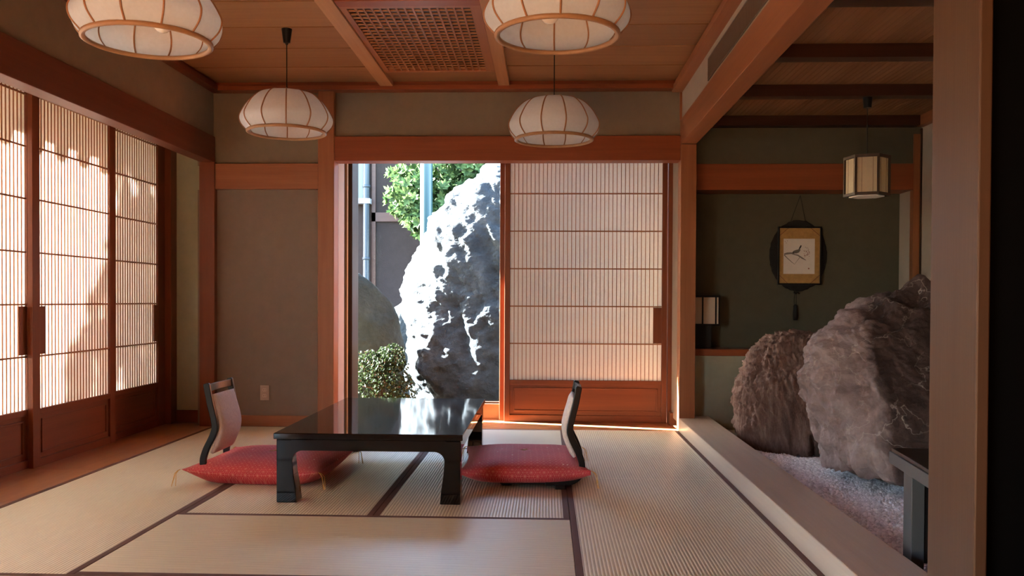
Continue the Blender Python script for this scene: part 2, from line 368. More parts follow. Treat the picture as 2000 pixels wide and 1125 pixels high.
# --- alcove
AY = 6.85
struct('wall_alcove_low', 'greenish plaster wall below the alcove shelf, lightened as if lit', 'wall', MB().box(1.143, 2.95, AY, 7.34, -.2, .57), PLASTLIT)
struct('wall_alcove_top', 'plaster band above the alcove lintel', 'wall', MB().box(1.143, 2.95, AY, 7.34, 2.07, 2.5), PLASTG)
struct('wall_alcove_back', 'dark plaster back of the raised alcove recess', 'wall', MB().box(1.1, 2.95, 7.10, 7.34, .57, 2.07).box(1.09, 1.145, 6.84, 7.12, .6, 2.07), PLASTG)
trim('cedar shelf edge under the picture alcove', 'shelf', MB().box(1.143, 2.833, AY-.012, 7.10, .572, .624), RX)
trim('reddish lintel across the top of the picture alcove', 'lintel', MB().box(1.143, 2.89, AY-.012, 7.10, 1.868, 2.072), RX)
trim('slim cedar post at the right side of the picture alcove', 'post', MB().box(2.833, 2.884, AY-.014, AY+.05, .1, 2.3), WZ)
struct('wall_alcove_side', 'pale plaster side wall of the picture alcove', 'wall', MB().box(2.834, 2.95, AY+.05, 7.10, .62, 1.87), PLASTW)
struct('wall_alcove_right', 'pale plaster right wall beside the big indoor rock', 'wall', MB().box(2.892, 3.1, 2.2, 6.85, -.2, 2.5), PLASTW)
trim('thin dark strip at the right corner of the alcove', 'strip', MB().box(2.884, 2.893, 6.82, 6.85, .0, 2.34), DARKW, .001)
trim('cedar plate along the top of the alcove right wall', 'plate', MB().box(2.84, 2.892, 2.3, 6.8, 2.345, 2.425), WY)
ab = MB(); x = 1.143
while x < 2.89: ab.box(x, min(x+.034, 2.892), 2.2, 6.85, 2.425, 2.44); x += .0365
struct('ceiling_alcove', 'narrow slatted board ceiling over the rocks', 'ceiling', ab, ALC)
for i, yy in enumerate((3.03, 3.95, 4.87, 5.78, 6.74)):
    names = ['dark ceiling beam of the alcove nearest the camera hidden by the pillar', 'frontmost visible dark beam under the alcove ceiling', 'second dark beam from the front under the alcove ceiling',
             'dark alcove ceiling beam that carries the hexagonal lantern', 'rearmost dark beam against the alcove back wall']
    trim(names[i], 'beam', MB().box(1.143, 2.892 if i < 4 else 2.84, yy, yy+.105, 2.35, 2.425), ALCB)

# ------------------------------------------------------------------ tatami mats
MX = [-2.617 + .91*i for i in range(5)]; DY0 = 3.975
def mat(x0, x1, y0, y1, label):
    cx, cy = (x0+x1)/2, (y0+y1)/2; along_x = (x1-x0) > (y1-y0)
    t = thing('tatami_mat', label, 'tatami mat', (cx, cy, 0), 0 if along_x else pi/2, 'tatami mats on the floor')
    L = max(x1-x0, y1-y0)/2 - .001; Wd = min(x1-x0, y1-y0)/2 - .001; h = .0285
    MB().box(-L, L, -Wd+h, Wd-h, -.05, 0).build('reed_cover', TAT, t, bevel=.0015)
    for sgn in (-1, 1):
        a, b = sorted((sgn*(Wd-h), sgn*Wd)); MB().box(-L, L, a, b, -.05, .001).build('cloth_border', HERI, t, bevel=.0015)
D = lambda k: DY0 + .91*k
mat(MX[1], MX[3], D(-1), D(0), 'tatami mat lying crosswise in the foreground centre')
mat(MX[1], MX[2], D(0), D(2), 'tatami mat under the left half of the black table')
mat(MX[2], MX[3], D(0), D(2), 'tatami mat under the right half of the black table')
mat(MX[1], MX[3], D(2), D(3), 'tatami mat lying crosswise by the garden window sill')
mat(MX[0], MX[1], D(-1), D(1), 'tatami mat along the left floor board in the foreground')
mat(MX[0], MX[1], D(1), D(3), 'tatami mat along the left floor board near the nook')
mat(MX[3], MX[4], D(-1), D(1), 'tatami mat beside the wooden curb in the right foreground')
mat(MX[3], MX[4], D(1), D(3), 'tatami mat beside the wooden curb near the back screen')
mat(MX[0], MX[2], D(-2), D(-1), 'tatami mat at the very bottom edge of the photo left side')
mat(MX[2], MX[4], D(-2), D(-1), 'tatami mat at the very bottom edge of the photo right side')
trim('bare floor boards behind the camera', 'floor board', MB().box(-2.617, XR, -2.05, D(-2)-.002, -.05, 0), FLX)

# ------------------------------------------------------------------ low table
TX0, TX1, TY0, TY1 = -1.332, -.402, 4.185, 5.735
to = ((TX0+TX1)/2, (TY0+TY1)/2, 0)
t = thing('low_table', 'low black lacquered table standing in the middle of the tatami room', 'table', to)
MB().box(TX0, TX1, TY0, TY1, .315, .345).build('tabletop', LACQ, t, to, bevel=.004, seg=3)
def arch_poly(a0, a1, zt, zb, wl):
    # side view: two brackets and apron between, a0..a1
    r = .05; pts = [(a0, zt), (a0, zb-.05), (a0+wl, zb-.05)]
    for k in range(9):
        an = pi - (pi/2)*k/8; pts.append((a0+wl+.0 + r + r*cos(an), zb - r + r*sin(an)))
    for k in range(9):
        an = pi/2 - (pi/2)*k/8; pts.append((a1-wl - r + r*cos(an), zb - r + r*sin(an)))
    pts += [(a1-wl, zb-.05), (a1, zb-.05), (a1, zt)]
    return pts
i0 = .012
for yy in (TY0+i0+.0012, TY1-i0-.0312): MB().prism(arch_poly(TX0+i0, TX1-i0, .313, .258, .078), 'y', yy, yy+.03).build('apron', LACQ, t, to, bevel=.002)
for xx in (TX0+i0+.0012, TX1-i0-.0312): MB().prism(arch_poly(TY0+i0+.001, TY1-i0-.001, .3125, .258, .078), 'x', xx, xx+.03).build('apron', LACQ, t, to, bevel=.002)
for sx in (0, 1):
    for sy_ in (0, 1):
        rings = []
        for z, w in ((.0013, .100), (.07, .094), (.14, .084), (.2085, .078), (.3115, .076)):
            ox = TX0+i0 if sx == 0 else TX1-i0; oy = TY0+i0 if sy_ == 0 else TY1-i0
            xa, xb = sorted((ox, ox + (w if sx == 0 else -w))); ya, yb_ = sorted((oy, oy + (w if sy_ == 0 else -w)))
            rings.append([(xa,ya,z),(xb,ya,z),(xb,yb_,z),(xa,yb_,z)])
        MB().loft(rings).build('leg', LACQ, t, to, bevel=.004)

# ------------------------------------------------------------------ legless chairs
CLOTH = NT('woven_cloth')
_n = CLOTH.noise(CLOTH.coords((160, 160, 60)), 1, 4, .7)
CLOTH = CLOTH.done(CLOTH.bsdf(CLOTH.ramp(_n, [(.3, (.60,.55,.51)), (.7, (.84,.79,.74))]), .85, CLOTH.bump(_n, .5, .003), .2))
def catmull(P, n=8):
    out = []
    for i in range(len(P)-1):
        p0, p1, p2, p3 = (Vector(P[max(i-1,0)]), Vector(P[i]), Vector(P[i+1]), Vector(P[min(i+2,len(P)-1)]))
        for k in range(n):
            u = k/n; out.append(.5*((2*p1) + (p2-p0)*u + (2*p0-5*p1+4*p2-p3)*u*u + (3*p1-p0-3*p2+p3)*u**3))
    out.append(Vector(P[-1])); return out
def chair(label, loc, flip):
    # faces +X ; local y -0.195..0.195
    t = thing('legless_chair', label, 'floor chair', loc, pi if flip else 0, 'legless chairs at the low table')
    prof = catmull([(-.018, .545), (0, .45), (.028, .325), (.020, .27), (-.022, .18), (-.036, .115), (-.012, .058), (.05, .032), (.16, .028)])
    wid = lambda i: .017 if i < len(prof)*.85 else .012
    for yy in (-.182, .158):
        mb = MB(); rings = []
        for i, p in enumerate(prof):
            tg = (prof[min(i+1, len(prof)-1)] - prof[max(i-1, 0)]).normalized(); n = Vector((-tg.y, tg.x)); w = wid(i)
            if i == 0: w = .011
            a, b = p + n*w, p - n*w
            rings.append([(a.x, yy, a.y), (b.x, yy, b.y), (b.x, yy+.024, b.y), (a.x, yy+.024, a.y)])
        mb.loft(rings).build('side_frame', BLACK, t, bevel=.004)
    mb = MB(); rings = []
    for k in range(13):
        u = k/12; y = -.162 + .324*u; bow = -.018*sin(pi*u)
        rings.append([(-.006+bow-.008, y, .495), (-.006+bow+.008, y, .498), (-.011+bow+.008, y, .537), (-.011+bow-.008, y, .535)])
    mb.loft(rings).build('top_rail', BLACK, t, bevel=.003, smooth=False)
    # padded back
    pc = [(.004, .482), (.016, .43), (.034, .37), (.045, .315), (.040, .265), (.020, .215), (.0, .165)]
    pc = catmull(pc, 4); rings = []; N = len(pc); mb = MB()
    for i, p in enumerate(pc):
        tg = (pc[min(i+1, N-1)] - pc[max(i-1, 0)]).normalized(); n = Vector((-tg.y, tg.x))
        e = min(1, min(i, N-1-i)/3 + .25)
        ring = []
        for k in range(17):
            u = -1 + 2*k/16; th = .016*e*(1-abs(u)**4)**.5 + .003; q = p + n*(.006 + th); ring.append((q.x, 0.155*u, q.y))
        for k in range(17):
            u = 1 - 2*k/16; q = p - n*(.010*e*(1-abs(u)**4)**.5 + .003); ring.append((q.x, 0.155*u, q.y))
        rings.append(ring)
    mb.loft(rings).build('back_pad', CLOTH, t, smooth=True)
    MB().box(.03, .40, -.178, .178, .022, .034).build('seat_board', BLACK, t, bevel=.004)
    for xx, hw in ((.052, .205 if flip else .14), (.34, .12)): MB().box(xx, xx+.055, -hw, hw, .0012, .023).build('foot', BLACK, t, bevel=.003)
    return t
chair('legless chair with black frame on the left side of the low table', (-1.812, 4.775, 0), False)
chair('legless chair with black frame on the right side of the low table', (.158, 4.775, 0), True)

# ------------------------------------------------------------------ red cushions
def redcloth():
    t = NT('red_pattern_cloth'); lines = None
    tc = t.n('ShaderNodeTexCoord'); sx = t.n('ShaderNodeSeparateXYZ'); t.l(tc.outputs['UV'], sx.inputs[0])
    def fam(ang, per, w):
        d = t.math('ADD', t.math('MULTIPLY', sx.outputs[0], cos(ang)/per), t.math('MULTIPLY', sx.outputs[1], sin(ang)/per))
        fr = t.math('ABSOLUTE', t.math('SUBTRACT', t.math('FRACT', d), .5))
        return t.math('GREATER_THAN', fr, .5-w)
    tot = None
    for k in range(3):
        a = fam(k*pi/3 + pi/2, .0195, .034); b = fam(k*pi/3, .0338, .016)
        q = t.math('MAXIMUM', a, b); tot = q if tot is None else t.math('MAXIMUM', tot, q)
    vo_ = t.n('ShaderNodeTexVoronoi', feature='F1'); vo_.inputs['Scale'].default_value = 14; t.l(tc.outputs['UV'], vo_.inputs['Vector'])
    dots = t.math('LESS_THAN', vo_.outputs['Distance'], .07)
    base = t.ramp(t.noise(t.coords(), 8, 3), [(.3, (.46,.022,.036)), (.7, (.56,.032,.05))])
    col = t.mix(t.math('MULTIPLY', tot, .6), base, (.78,.36,.27))
    col = t.mix(t.math('MULTIPLY', dots, .9), col, (.9,.68,.55))
    wv = t.noise(t.coords(), 700, 2)
    b = t.bsdf(col, .7, t.bump(wv, .3, .001), .3, Sheen_Weight=.08)
    return t.done(b)
RED = redcloth(); GOLD = plain('gold_thread', (.62,.36,.08), .6)
def cushion(label, loc, rz, hx, hy, ht, zc, droop):
    t = thing('floor_cushion', label, 'cushion', loc, rz, 'red floor cushions'); mb = MB(); n = 40; top = []; bot = []
    def P(u, v, sgn):
        # concave sides: the corners reach furthest
        x = u*hx*(1 - .075*(1-abs(v)**2.2)*abs(u)**3); y = v*hy*(1 - .075*(1-abs(u)**2.2)*abs(v)**3)
        e = (max(0, 1-abs(u)**3.0))**.62 * (max(0, 1-abs(v)**3.0))**.62
        puck = 1 - .16*math.exp(-((u*u+v*v)/.012)); cr_ = abs(u*v)**3
        nz = noise.noise(Vector((x*5+loc[0], y*5, sgn)))*.006*e
        if sgn > 0: z = zc + ht*e*puck + nz
        else: z = zc - (zc-.002-droop)*min(1, e*1.7)
        z += .012*cr_ + droop*(1 if sgn > 0 else 0)
        return (x, y, z)
    for j in range(n+1):
        for i in range(n+1):
            u, v = sin((i/n-.5)*pi), sin((j/n-.5)*pi); u = .5*u+.5*(2*i/n-1); v = .5*v+.5*(2*j/n-1)
            top.append(P(u, v, 1)); bot.append(P(u, v, -1))
    m = n+1; fs = []
    for j in range(n):
        for i in range(n): fs.append((j*m+i, j*m+i+1, (j+1)*m+i+1, (j+1)*m+i))
    N = len(top); fs2 = [tuple(N+k for k in reversed(f)) for f in fs]
    mb.add(top+bot, fs+fs2)
    for i in range(n):
        for a, b in (((0*m+i), (0*m+i+1)), ((n*m+i+1), (n*m+i))): mb.f.append((a, a+N, b+N, b))
        for a, b in (((i+1)*m, i*m), (i*m+n, (i+1)*m+n)): mb.f.append((a, a+N, b+N, b))
    ob = mb.build('cover', RED, t, smooth=True); uvl = ob.data.uv_layers.new(name='cloth'); zt = zc + ht + droop
    uvc = []
    for k, p in enumerate(mb.v):
        u, v = p[0]/hx, p[1]/hy; d = (zt - p[2]); r_ = max(abs(u), abs(v), 1e-4)
        wx, wy = (abs(u)/r_)**6, (abs(v)/r_)**6
        uvc.append((p[0] + math.copysign(d*wx, u), p[1] + math.copysign(d*wy, v)))
    for lp in ob.data.loops: uvl.data[lp.index].uv = uvc[lp.vertex_index]
    for su in (-1, 1):
        for sv in (-1, 1):
            p = Vector(P(su, sv, 1)); rnd = random.Random(su*3+sv+loc[0]*10)
            for k in range(3):
                q = p + Vector((su*(.015+.02*rnd.random()), sv*.01 + .02*(rnd.random()-.5), -.02)); e = Vector((q.x+su*.02*rnd.random(), q.y-.012*rnd.random(), .004 if droop < .01 else .02))
                MB().tube([p, (p+q)/2 + Vector((0,0,.004)), q, e], .0016, 5).build('corner_thread', GOLD, t)
    c0 = Vector(P(0, 0, 1))
    for an in (.3, .3+pi/2, 1.0):
        dx = Vector((cos(an), sin(an), 0))*.022; MB().tube([c0-dx+Vector((0,0,.006)), c0+Vector((0,0,.003)), c0+dx+Vector((0,0,.008))], .0013, 5).build('centre_thread', GOLD, t)
    return t
cushion('plump red patterned cushion on the left chair, its corner under the table', (-1.550, 4.88, 0), radians(-3), .378, .360, .062, .078, 0.0)
cushion('plump red patterned cushion on the right chair beside the table leg', (-.120, 4.90, 0), radians(2), .345, .372, .060, .074, .024)

# ------------------------------------------------------------------ paper pendant lamps
RIB = wood('rib_wood', (.34,.165,.08), (.24,.11,.05), 'z', bump=0)
RING = wood('ring_wood', (.36,.20,.10), (.27,.145,.07), 'x', bump=0)
BULB = plain('frosted_bulb', (.86,.85,.82), .12, .5, Transmission_Weight=.25)
def lamp_prof(n=20):
    P = catmull([(.085, .250), (.135, .248), (.185, .228), (.235, .180), (.272, .120), (.283, .085), (.272, .048), (.240, .012), (.232, .004)], 4)
    return [(p.x, p.y) for p in P]
def pendant(label, x, y, zb, ztop, rot, bulb=(.03, -.02)):
    t = thing('paper_pendant_lamp', label, 'ceiling lamp', (x, y, zb), rot, 'paper pendant lamps'); prof = lamp_prof(); nr = 12
    mb = MB(); rings = []; sub = 6
    for r, z in prof:
        ring = []
        for k in range(nr*sub):
            a = 2*pi*k/(nr*sub); ph = (k % sub)/sub; b = 1 - .034*(1 - (2*ph-1)**2)*0 - (1-cos(pi/nr))*.55*sin(pi*ph)
            ring.append((r*b*cos(a), r*b*sin(a), z))
        rings.append(ring)
    mb.loft(rings, False).build('paper_shade', SHADE, t, smooth=True)
    for k in range(nr):
        a = 2*pi*k/nr; mb = MB(); P = [(r*1.004*cos(a), r*1.004*sin(a), z) for r, z in prof]
        mb.tube(P, .0042, 6).build('rib', RIB, t, smooth=True)
    mb = MB(); n = 48; pr = [(.236, -.004), (.244, 0), (.244, .010), (.238, .014), (.226, .012), (.222, .004), (.226, -.003), (.236, -.004)]
    mb.lathe(pr, n).build('bottom_ring', RING, t, smooth=True)
    MB().lathe([(.074, .247), (.092, .247), (.092, .256), (.074, .256), (.074, .247)], 32).build('top_ring', RIB, t)
    sp_ = MB()
    for a in (0, 2*pi/3, 4*pi/3): sp_.tube([(.0, 0, .252), (.085*cos(a), .085*sin(a), .252)], .002, 5)
    sp_.build('spider', BLACK, t)
    zc_ = ztop - zb
    MB().tube([(0,0,.25), (0,0,zc_-.09)], .0032, 8).build('cord', BLACK, t)
    MB().lathe([(.0001, zc_-.10), (.006, zc_-.098), (.010, zc_-.088), (.021, zc_-.085), (.033, zc_-.002), (.033, zc_), (.0001, zc_)], 24).build('ceiling_cap', BLACK, t, smooth=False)
    MB().lathe([(.0001, .16), (.024, .16), (.024, .235), (.008, .25), (.0001, .25)], 20, (bulb[0], bulb[1], 0)).build('socket', plain('socket_white', (.7,.68,.64), .4), t)
    prb = [(.0001, .045)] + [(.037*sin(q), .082 - .037*cos(q)) for q in [pi*k/12 for k in range(1, 9)]] + [(.022, .125), (.016, .15), (.014, .165)]
    MB().lathe(prb, 24, (bulb[0], bulb[1], 0)).build('bulb', BULB, t, smooth=True)
    return t
pendant('round paper pendant lamp hanging at the back left, whole in view', -1.622, 5.36, 2.035, 2.68, radians(90+17.5-1.5))
pendant('round paper pendant lamp hanging at the back right over the chair', .042, 5.36, 1.985, 2.68, radians(74))
pendant('large paper pendant lamp cut by the photo top at the left', -1.568, 3.36, 2.005, 2.68, radians(6), (.05, .02))
pendant('large paper pendant lamp cut by the photo top near the centre', .037, 3.38, 2.022, 2.68, radians(92), (-.01, .03))
t = thing('pull_cord', 'short pale pull cord hanging from the ceiling near the photo top', 'pull cord', (-1.62, 4.40, 2.68))
MB().tube([(0,0,0), (0,0,-.10)], .0016, 6).build('string', plain('cord_pale', (.45,.5,.42), .6), t)
MB().lathe([(.0001, -.118), (.005, -.115), (.005, -.104), (.0001, -.10)], 10).build('knob', plain('knob_pale', (.6,.55,.45), .4), t, smooth=True)

# ------------------------------------------------------------------ hexagonal hanging lantern
LX, LY, LZ0, LZ1 = 2.112, 5.83, 1.700, 1.955
t = thing('hexagonal_lantern', 'hexagonal wooden lantern with paper panes hanging in the alcove', 'ceiling lamp', (LX, LY, LZ0)); Rh = .137; H = LZ1-LZ0
hv = [(Rh*sin(radians(a)), -Rh*cos(radians(a))) for a in (13-2.5, 73-2.5, 133-2.5, 193-2.5, 253-2.5, 313-2.5)]
mb = MB()
for (px, py) in hv: mb.box(px-.007, px+.007, py-.007, py+.007, 0, H)
mb.build('corner_post', DARKW, t, bevel=.002)
for nm, za, zb2 in (('top_rim', H-.014, H+.004), ('bottom_rim', -.004, .014)):
    mb = MB(); mb.prism([(p[0]*1.07, p[1]*1.07) for p in hv], 'z', za, zb2) if nm == 'top_rim' else None
    if nm == 'bottom_rim':
        ro = [(p[0]*1.06, p[1]*1.06) for p in hv]; ri = [(p[0]*.9, p[1]*.9) for p in hv]
        mb.loft([[(*p, za) for p in ro], [(*p, zb2) for p in ro], [(*p, zb2) for p in ri], [(*p, za) for p in ri], [(*p, za) for p in ro]], False)
    mb.build(nm, DARKW, t, bevel=.001)
for k in range(6):
    a, b = Vector(hv[k]), Vector(hv[(k+1) % 6]); q = .95
    MB().add([(a.x*q, a.y*q, .014), (b.x*q, b.y*q, .014), (b.x*q, b.y*q, H-.014), (a.x*q, a.y*q, H-.014)], [(0,1,2,3)]).build('paper_pane', LANT, t)
    dv = (b-a); mb = MB()
    for u in (.27, .78):
        p = (a + dv*u)*.965; mb.tube([(p.x, p.y, .012), (p.x, p.y, H-.012)], .0014, 4)
    mb.build('pane_bar', plain('bar_tan_%d' % k, (.30,.17,.10), .6), t)
MB().prism([(p[0]*.8, p[1]*.8) for p in hv], 'z', -.008, -.002).build('diffuser', plain('white_diffuser', (.85,.84,.83), .4), t)
MB().tube([(0,0,H), (0,0,2.28-LZ0)], .003, 8).build('cord', BLACK, t)
MB().lathe([(.0001, 2.28-LZ0), (.025, 2.28-LZ0), (.031, 2.347-LZ0), (.0001, 2.35-LZ0)], 24).build('ceiling_cap', BLACK, t)

# ------------------------------------------------------------------ table lantern on the alcove shelf
t = thing('shelf_lantern', 'small square paper lantern on a black stand on the alcove shelf', 'lamp', (1.26, 6.985, .624)); o = (1.26, 6.985, .624)
mb = MB()
for px in (1.150, 1.232, 1.336, 1.362):
    mb.box(px, px+.012, 6.92, 6.932, .815, 1.035)
mb.box(1.150, 1.374, 6.915, 7.06, 1.03, 1.045).box(1.150, 1.374, 6.915, 7.06, .805, .82).box(1.362, 1.374, 7.045, 7.06, .82, 1.03).box(1.15, 1.162, 7.045, 7.06, .82, 1.03)
mb.build('frame', BLACK, t, o)
MB().box(1.156, 1.366, 6.924, 7.052, .82, 1.03).build('paper_shade', paper('lamp_paper', (.80,.66,.52), .3), t, o)
MB().box(1.165, 1.31, 6.93, 7.05, .626, .806).build('stand', BLACKM, t, o, bevel=.003)

# ------------------------------------------------------------------ hanging picture
PY = 7.098
t = thing('hanging_picture', 'black framed bird painting hung in front of a round woven disc', 'picture', (2.03, PY, 1.37)); po = (2.03, PY, 1.37)
mb = MB(); rings = []; n = 72
rim = [(1 + .02*noise.noise(Vector((cos(a)*6, sin(a)*6, 1))) + .008*sin(a*30)) for a in [2*pi*k/n for k in range(n)]]
for r, d in ((.05, -.012), (.2, -.014), (.275, -.012), (.288, -.006), (.282, -.001)):
    rings.append([(2.03 + r*.80*rim[k]*cos(2*pi*k/n), PY+d, 1.370 + r*rim[k]*sin(2*pi*k/n)) for k in range(n)])
mb.loft(rings).build('woven_disc', plain('woven_black', (.02,.018,.018), .8, .2, bump=.8, bscale=90, bdist=.006), t, po)
fx0, fx1, fz0, fz1 = 1.86, 2.205, 1.135, 1.602
fy = PY - .035
MB().box(fx0, fx0+.012, fy-.012, fy+.012, fz0, fz1).box(fx1-.012, fx1, fy-.012, fy+.012, fz0, fz1).box(fx0, fx1, fy-.012, fy+.012, fz0, fz0+.012).box(fx0, fx1, fy-.012, fy+.012, fz1-.012, fz1).build('frame', BLACK, t, po, bevel=.001)
MB().box(fx0+.01, fx1-.01, fy, fy+.008, fz0+.01, fz1-.01).build('mount_board', plain('gold_mount', (.42,.24,.08), .6, .3, 40, .15), t, po)
px0, px1, pz0, pz1 = 1.905, 2.153, 1.222, 1.505
MB().box(px0, px1, fy-.0015, fy-.0002, pz0, pz1).build('painting_sheet', plain('art_paper', (.72,.66,.62), .8, .2, 20, .03), t, po)
mb = MB(); fyc = fy-.001
for (ax, az, bx_, bz) in ((fx0+.01, fz1-.075, fx0+.085, fz1-.01), (fx1-.085, fz1-.01, fx1-.01, fz1-.075), (fx0+.01, fz0+.08, fx0+.08, fz0+.01), (fx1-.085, fz0+.01, fx1-.01, fz0+.08)):
    mb.tube([(ax, fyc, az), (bx_, fyc, bz)], .002, 5)
mb.build('corner_cord', plain('cord_rust', (.20,.07,.03), .7), t, po)
INK = plain('ink', (.05,.04,.045), .8, .2); INK2 = plain('ink_wash', (.22,.19,.18), .8, .2); PINK = plain('ink_pink', (.36,.20,.19), .8, .2)
def stroke(pts, w, mat, nm):
    # flat brush stroke on the sheet
    mb = MB(); Y = fy-.0019; P = [Vector(p) for p in pts]; up = []; dn = []
    for i, p in enumerate(P):
        tg = (P[min(i+1, len(P)-1)] - P[max(i-1, 0)]).normalized(); n_ = Vector((-tg.y, tg.x)); ww = w[i] if isinstance(w, (list, tuple)) else w
        up.append(p+n_*ww); dn.append(p-n_*ww)
    vs = [(q.x, Y, q.y) for q in up] + [(q.x, Y, q.y) for q in dn]; m = len(P)
    mb.add(vs, [(i, i+m, i+m+1, i+1) for i in range(m-1)]); return mb
U = lambda u, v: (px0 + (px1-px0)*u, pz1 - (pz1-pz0)*v)
br_ = stroke([U(.02,.44), U(.12,.42), U(.25,.41), U(.36,.45), U(.46,.47), U(.6,.55), U(.72,.61)], [.006,.008,.007,.004,.005,.006,.002], INK2, '')
q = stroke([U(.02,.46), U(.12,.55), U(.26,.66), U(.36,.73)], [.004,.003,.0025,.001], INK, ''); br_.add(q.v, q.f)
q = stroke([U(.36,.72), U(.46,.6), U(.52,.53)], [.001,.0015,.002], INK, ''); br_.add(q.v, q.f)
br_.build('painted_branch', INK2, t, po)
bd = stroke([U(.29,.42), U(.33,.385), U(.40,.37), U(.47,.35), U(.53,.30)], [.004,.011,.014,.013,.006], INK2, ''); bd.build('painted_bird', plain('ink_bird', (.15,.13,.125), .8), t, po)
q = stroke([U(.27,.41), U(.31,.395), U(.34,.40)], [.003,.008,.004], INK, ''); q2 = stroke([U(.49,.31), U(.53,.25), U(.565,.19)], [.003,.006,.005], INK, ''); q.add(q2.v, q2.f)
q.build('painted_feathers', INK, t, po)
rr = random.Random(3); mb = MB()
for k in range(46):
    uu = .62 + .2*rr.random() + .03*rr.random(); vv = .26 + .26*rr.random(); cx, cz = U(uu, vv); r = .0018 + .0022*rr.random()
    mb.add([(cx + r*cos(2*pi*i/6), fy-.0021, cz + r*sin(2*pi*i/6)) for i in range(6)], [tuple(range(6))])
for (uu, vv) in ((.05,.08),(.08,.12),(.12,.06),(.70,.24)):
    cx, cz = U(uu, vv); mb.add([(cx + .0035*cos(2*pi*i/6), fy-.0021, cz + .003*sin(2*pi*i/6)) for i in range(6)], [tuple(range(6))])
mb.build('painted_blossom', PINK, t, po)
cx, cz = U(.81, .845); MB().add([(cx + .0065*cos(2*pi*i/8), fy-.0021, cz + .0065*sin(2*pi*i/8)) for i in range(8)], [tuple(range(8))]).build('red_seal', plain('seal_red', (.35,.14,.12), .8), t, po)
mb = MB()
for xa, za in ((1.967, 1.645), (2.083, 1.648)): mb.tube([(xa, PY-.012, za), (2.043, PY-.006, 1.855)], .002, 5)
mb.build('hanging_cord', BLACKM, t, po)
mb = MB(); mb.tube([(1.99, fy, 1.075), (2.005, fy, 1.06), (2.02, fy, 1.075), (2.035, fy, 1.062)], .006, 6)
for dx in (-.006, .006): mb.tube([(2.005+dx, fy+.01, 1.10), (2.004+dx*1.5, fy+.008, 1.0), (2.004+dx, fy+.008, .96)], .002, 5)
mb.build('tassel_cord', BLACKM, t, po)
MB().lathe([(.0001, .848), (.018, .850), (.019, .90), (.014, .955), (.016, .965), (.008, .975), (.0001, .975)], 14, (2.005, fy+.008, 0)).build('tassel', BLACKM, t, po, smooth=True)

# ------------------------------------------------------------------ power socket
t = thing('power_socket', 'pale double power socket low on the mauve wall', 'socket', (-2.213, 6.742, .263)); o = (-2.213, 6.742, .263)
MB().box(-2.249, -2.177, 6.736, 6.746, .203, .323).build('plate', plain('socket_plate', (.42,.32,.27), .5), t, o, bevel=.003)
SW = plain('socket_insert', (.58,.48,.41), .4); SD = plain('socket_slot', (.06,.04,.035), .6)
for zc_ in (.240, .286):
    oo = MB().box(-2.228, -2.199, 6.734, 6.737, zc_-.012, zc_+.012).build('outlet', SW, t, o, bevel=.002)
    for dx in (-.007, .006): MB().box(-2.2135+dx-.0015, -2.2135+dx+.0015, 6.7335, 6.7345, zc_-.006, zc_+.006).build('slot', SD, oo, o)

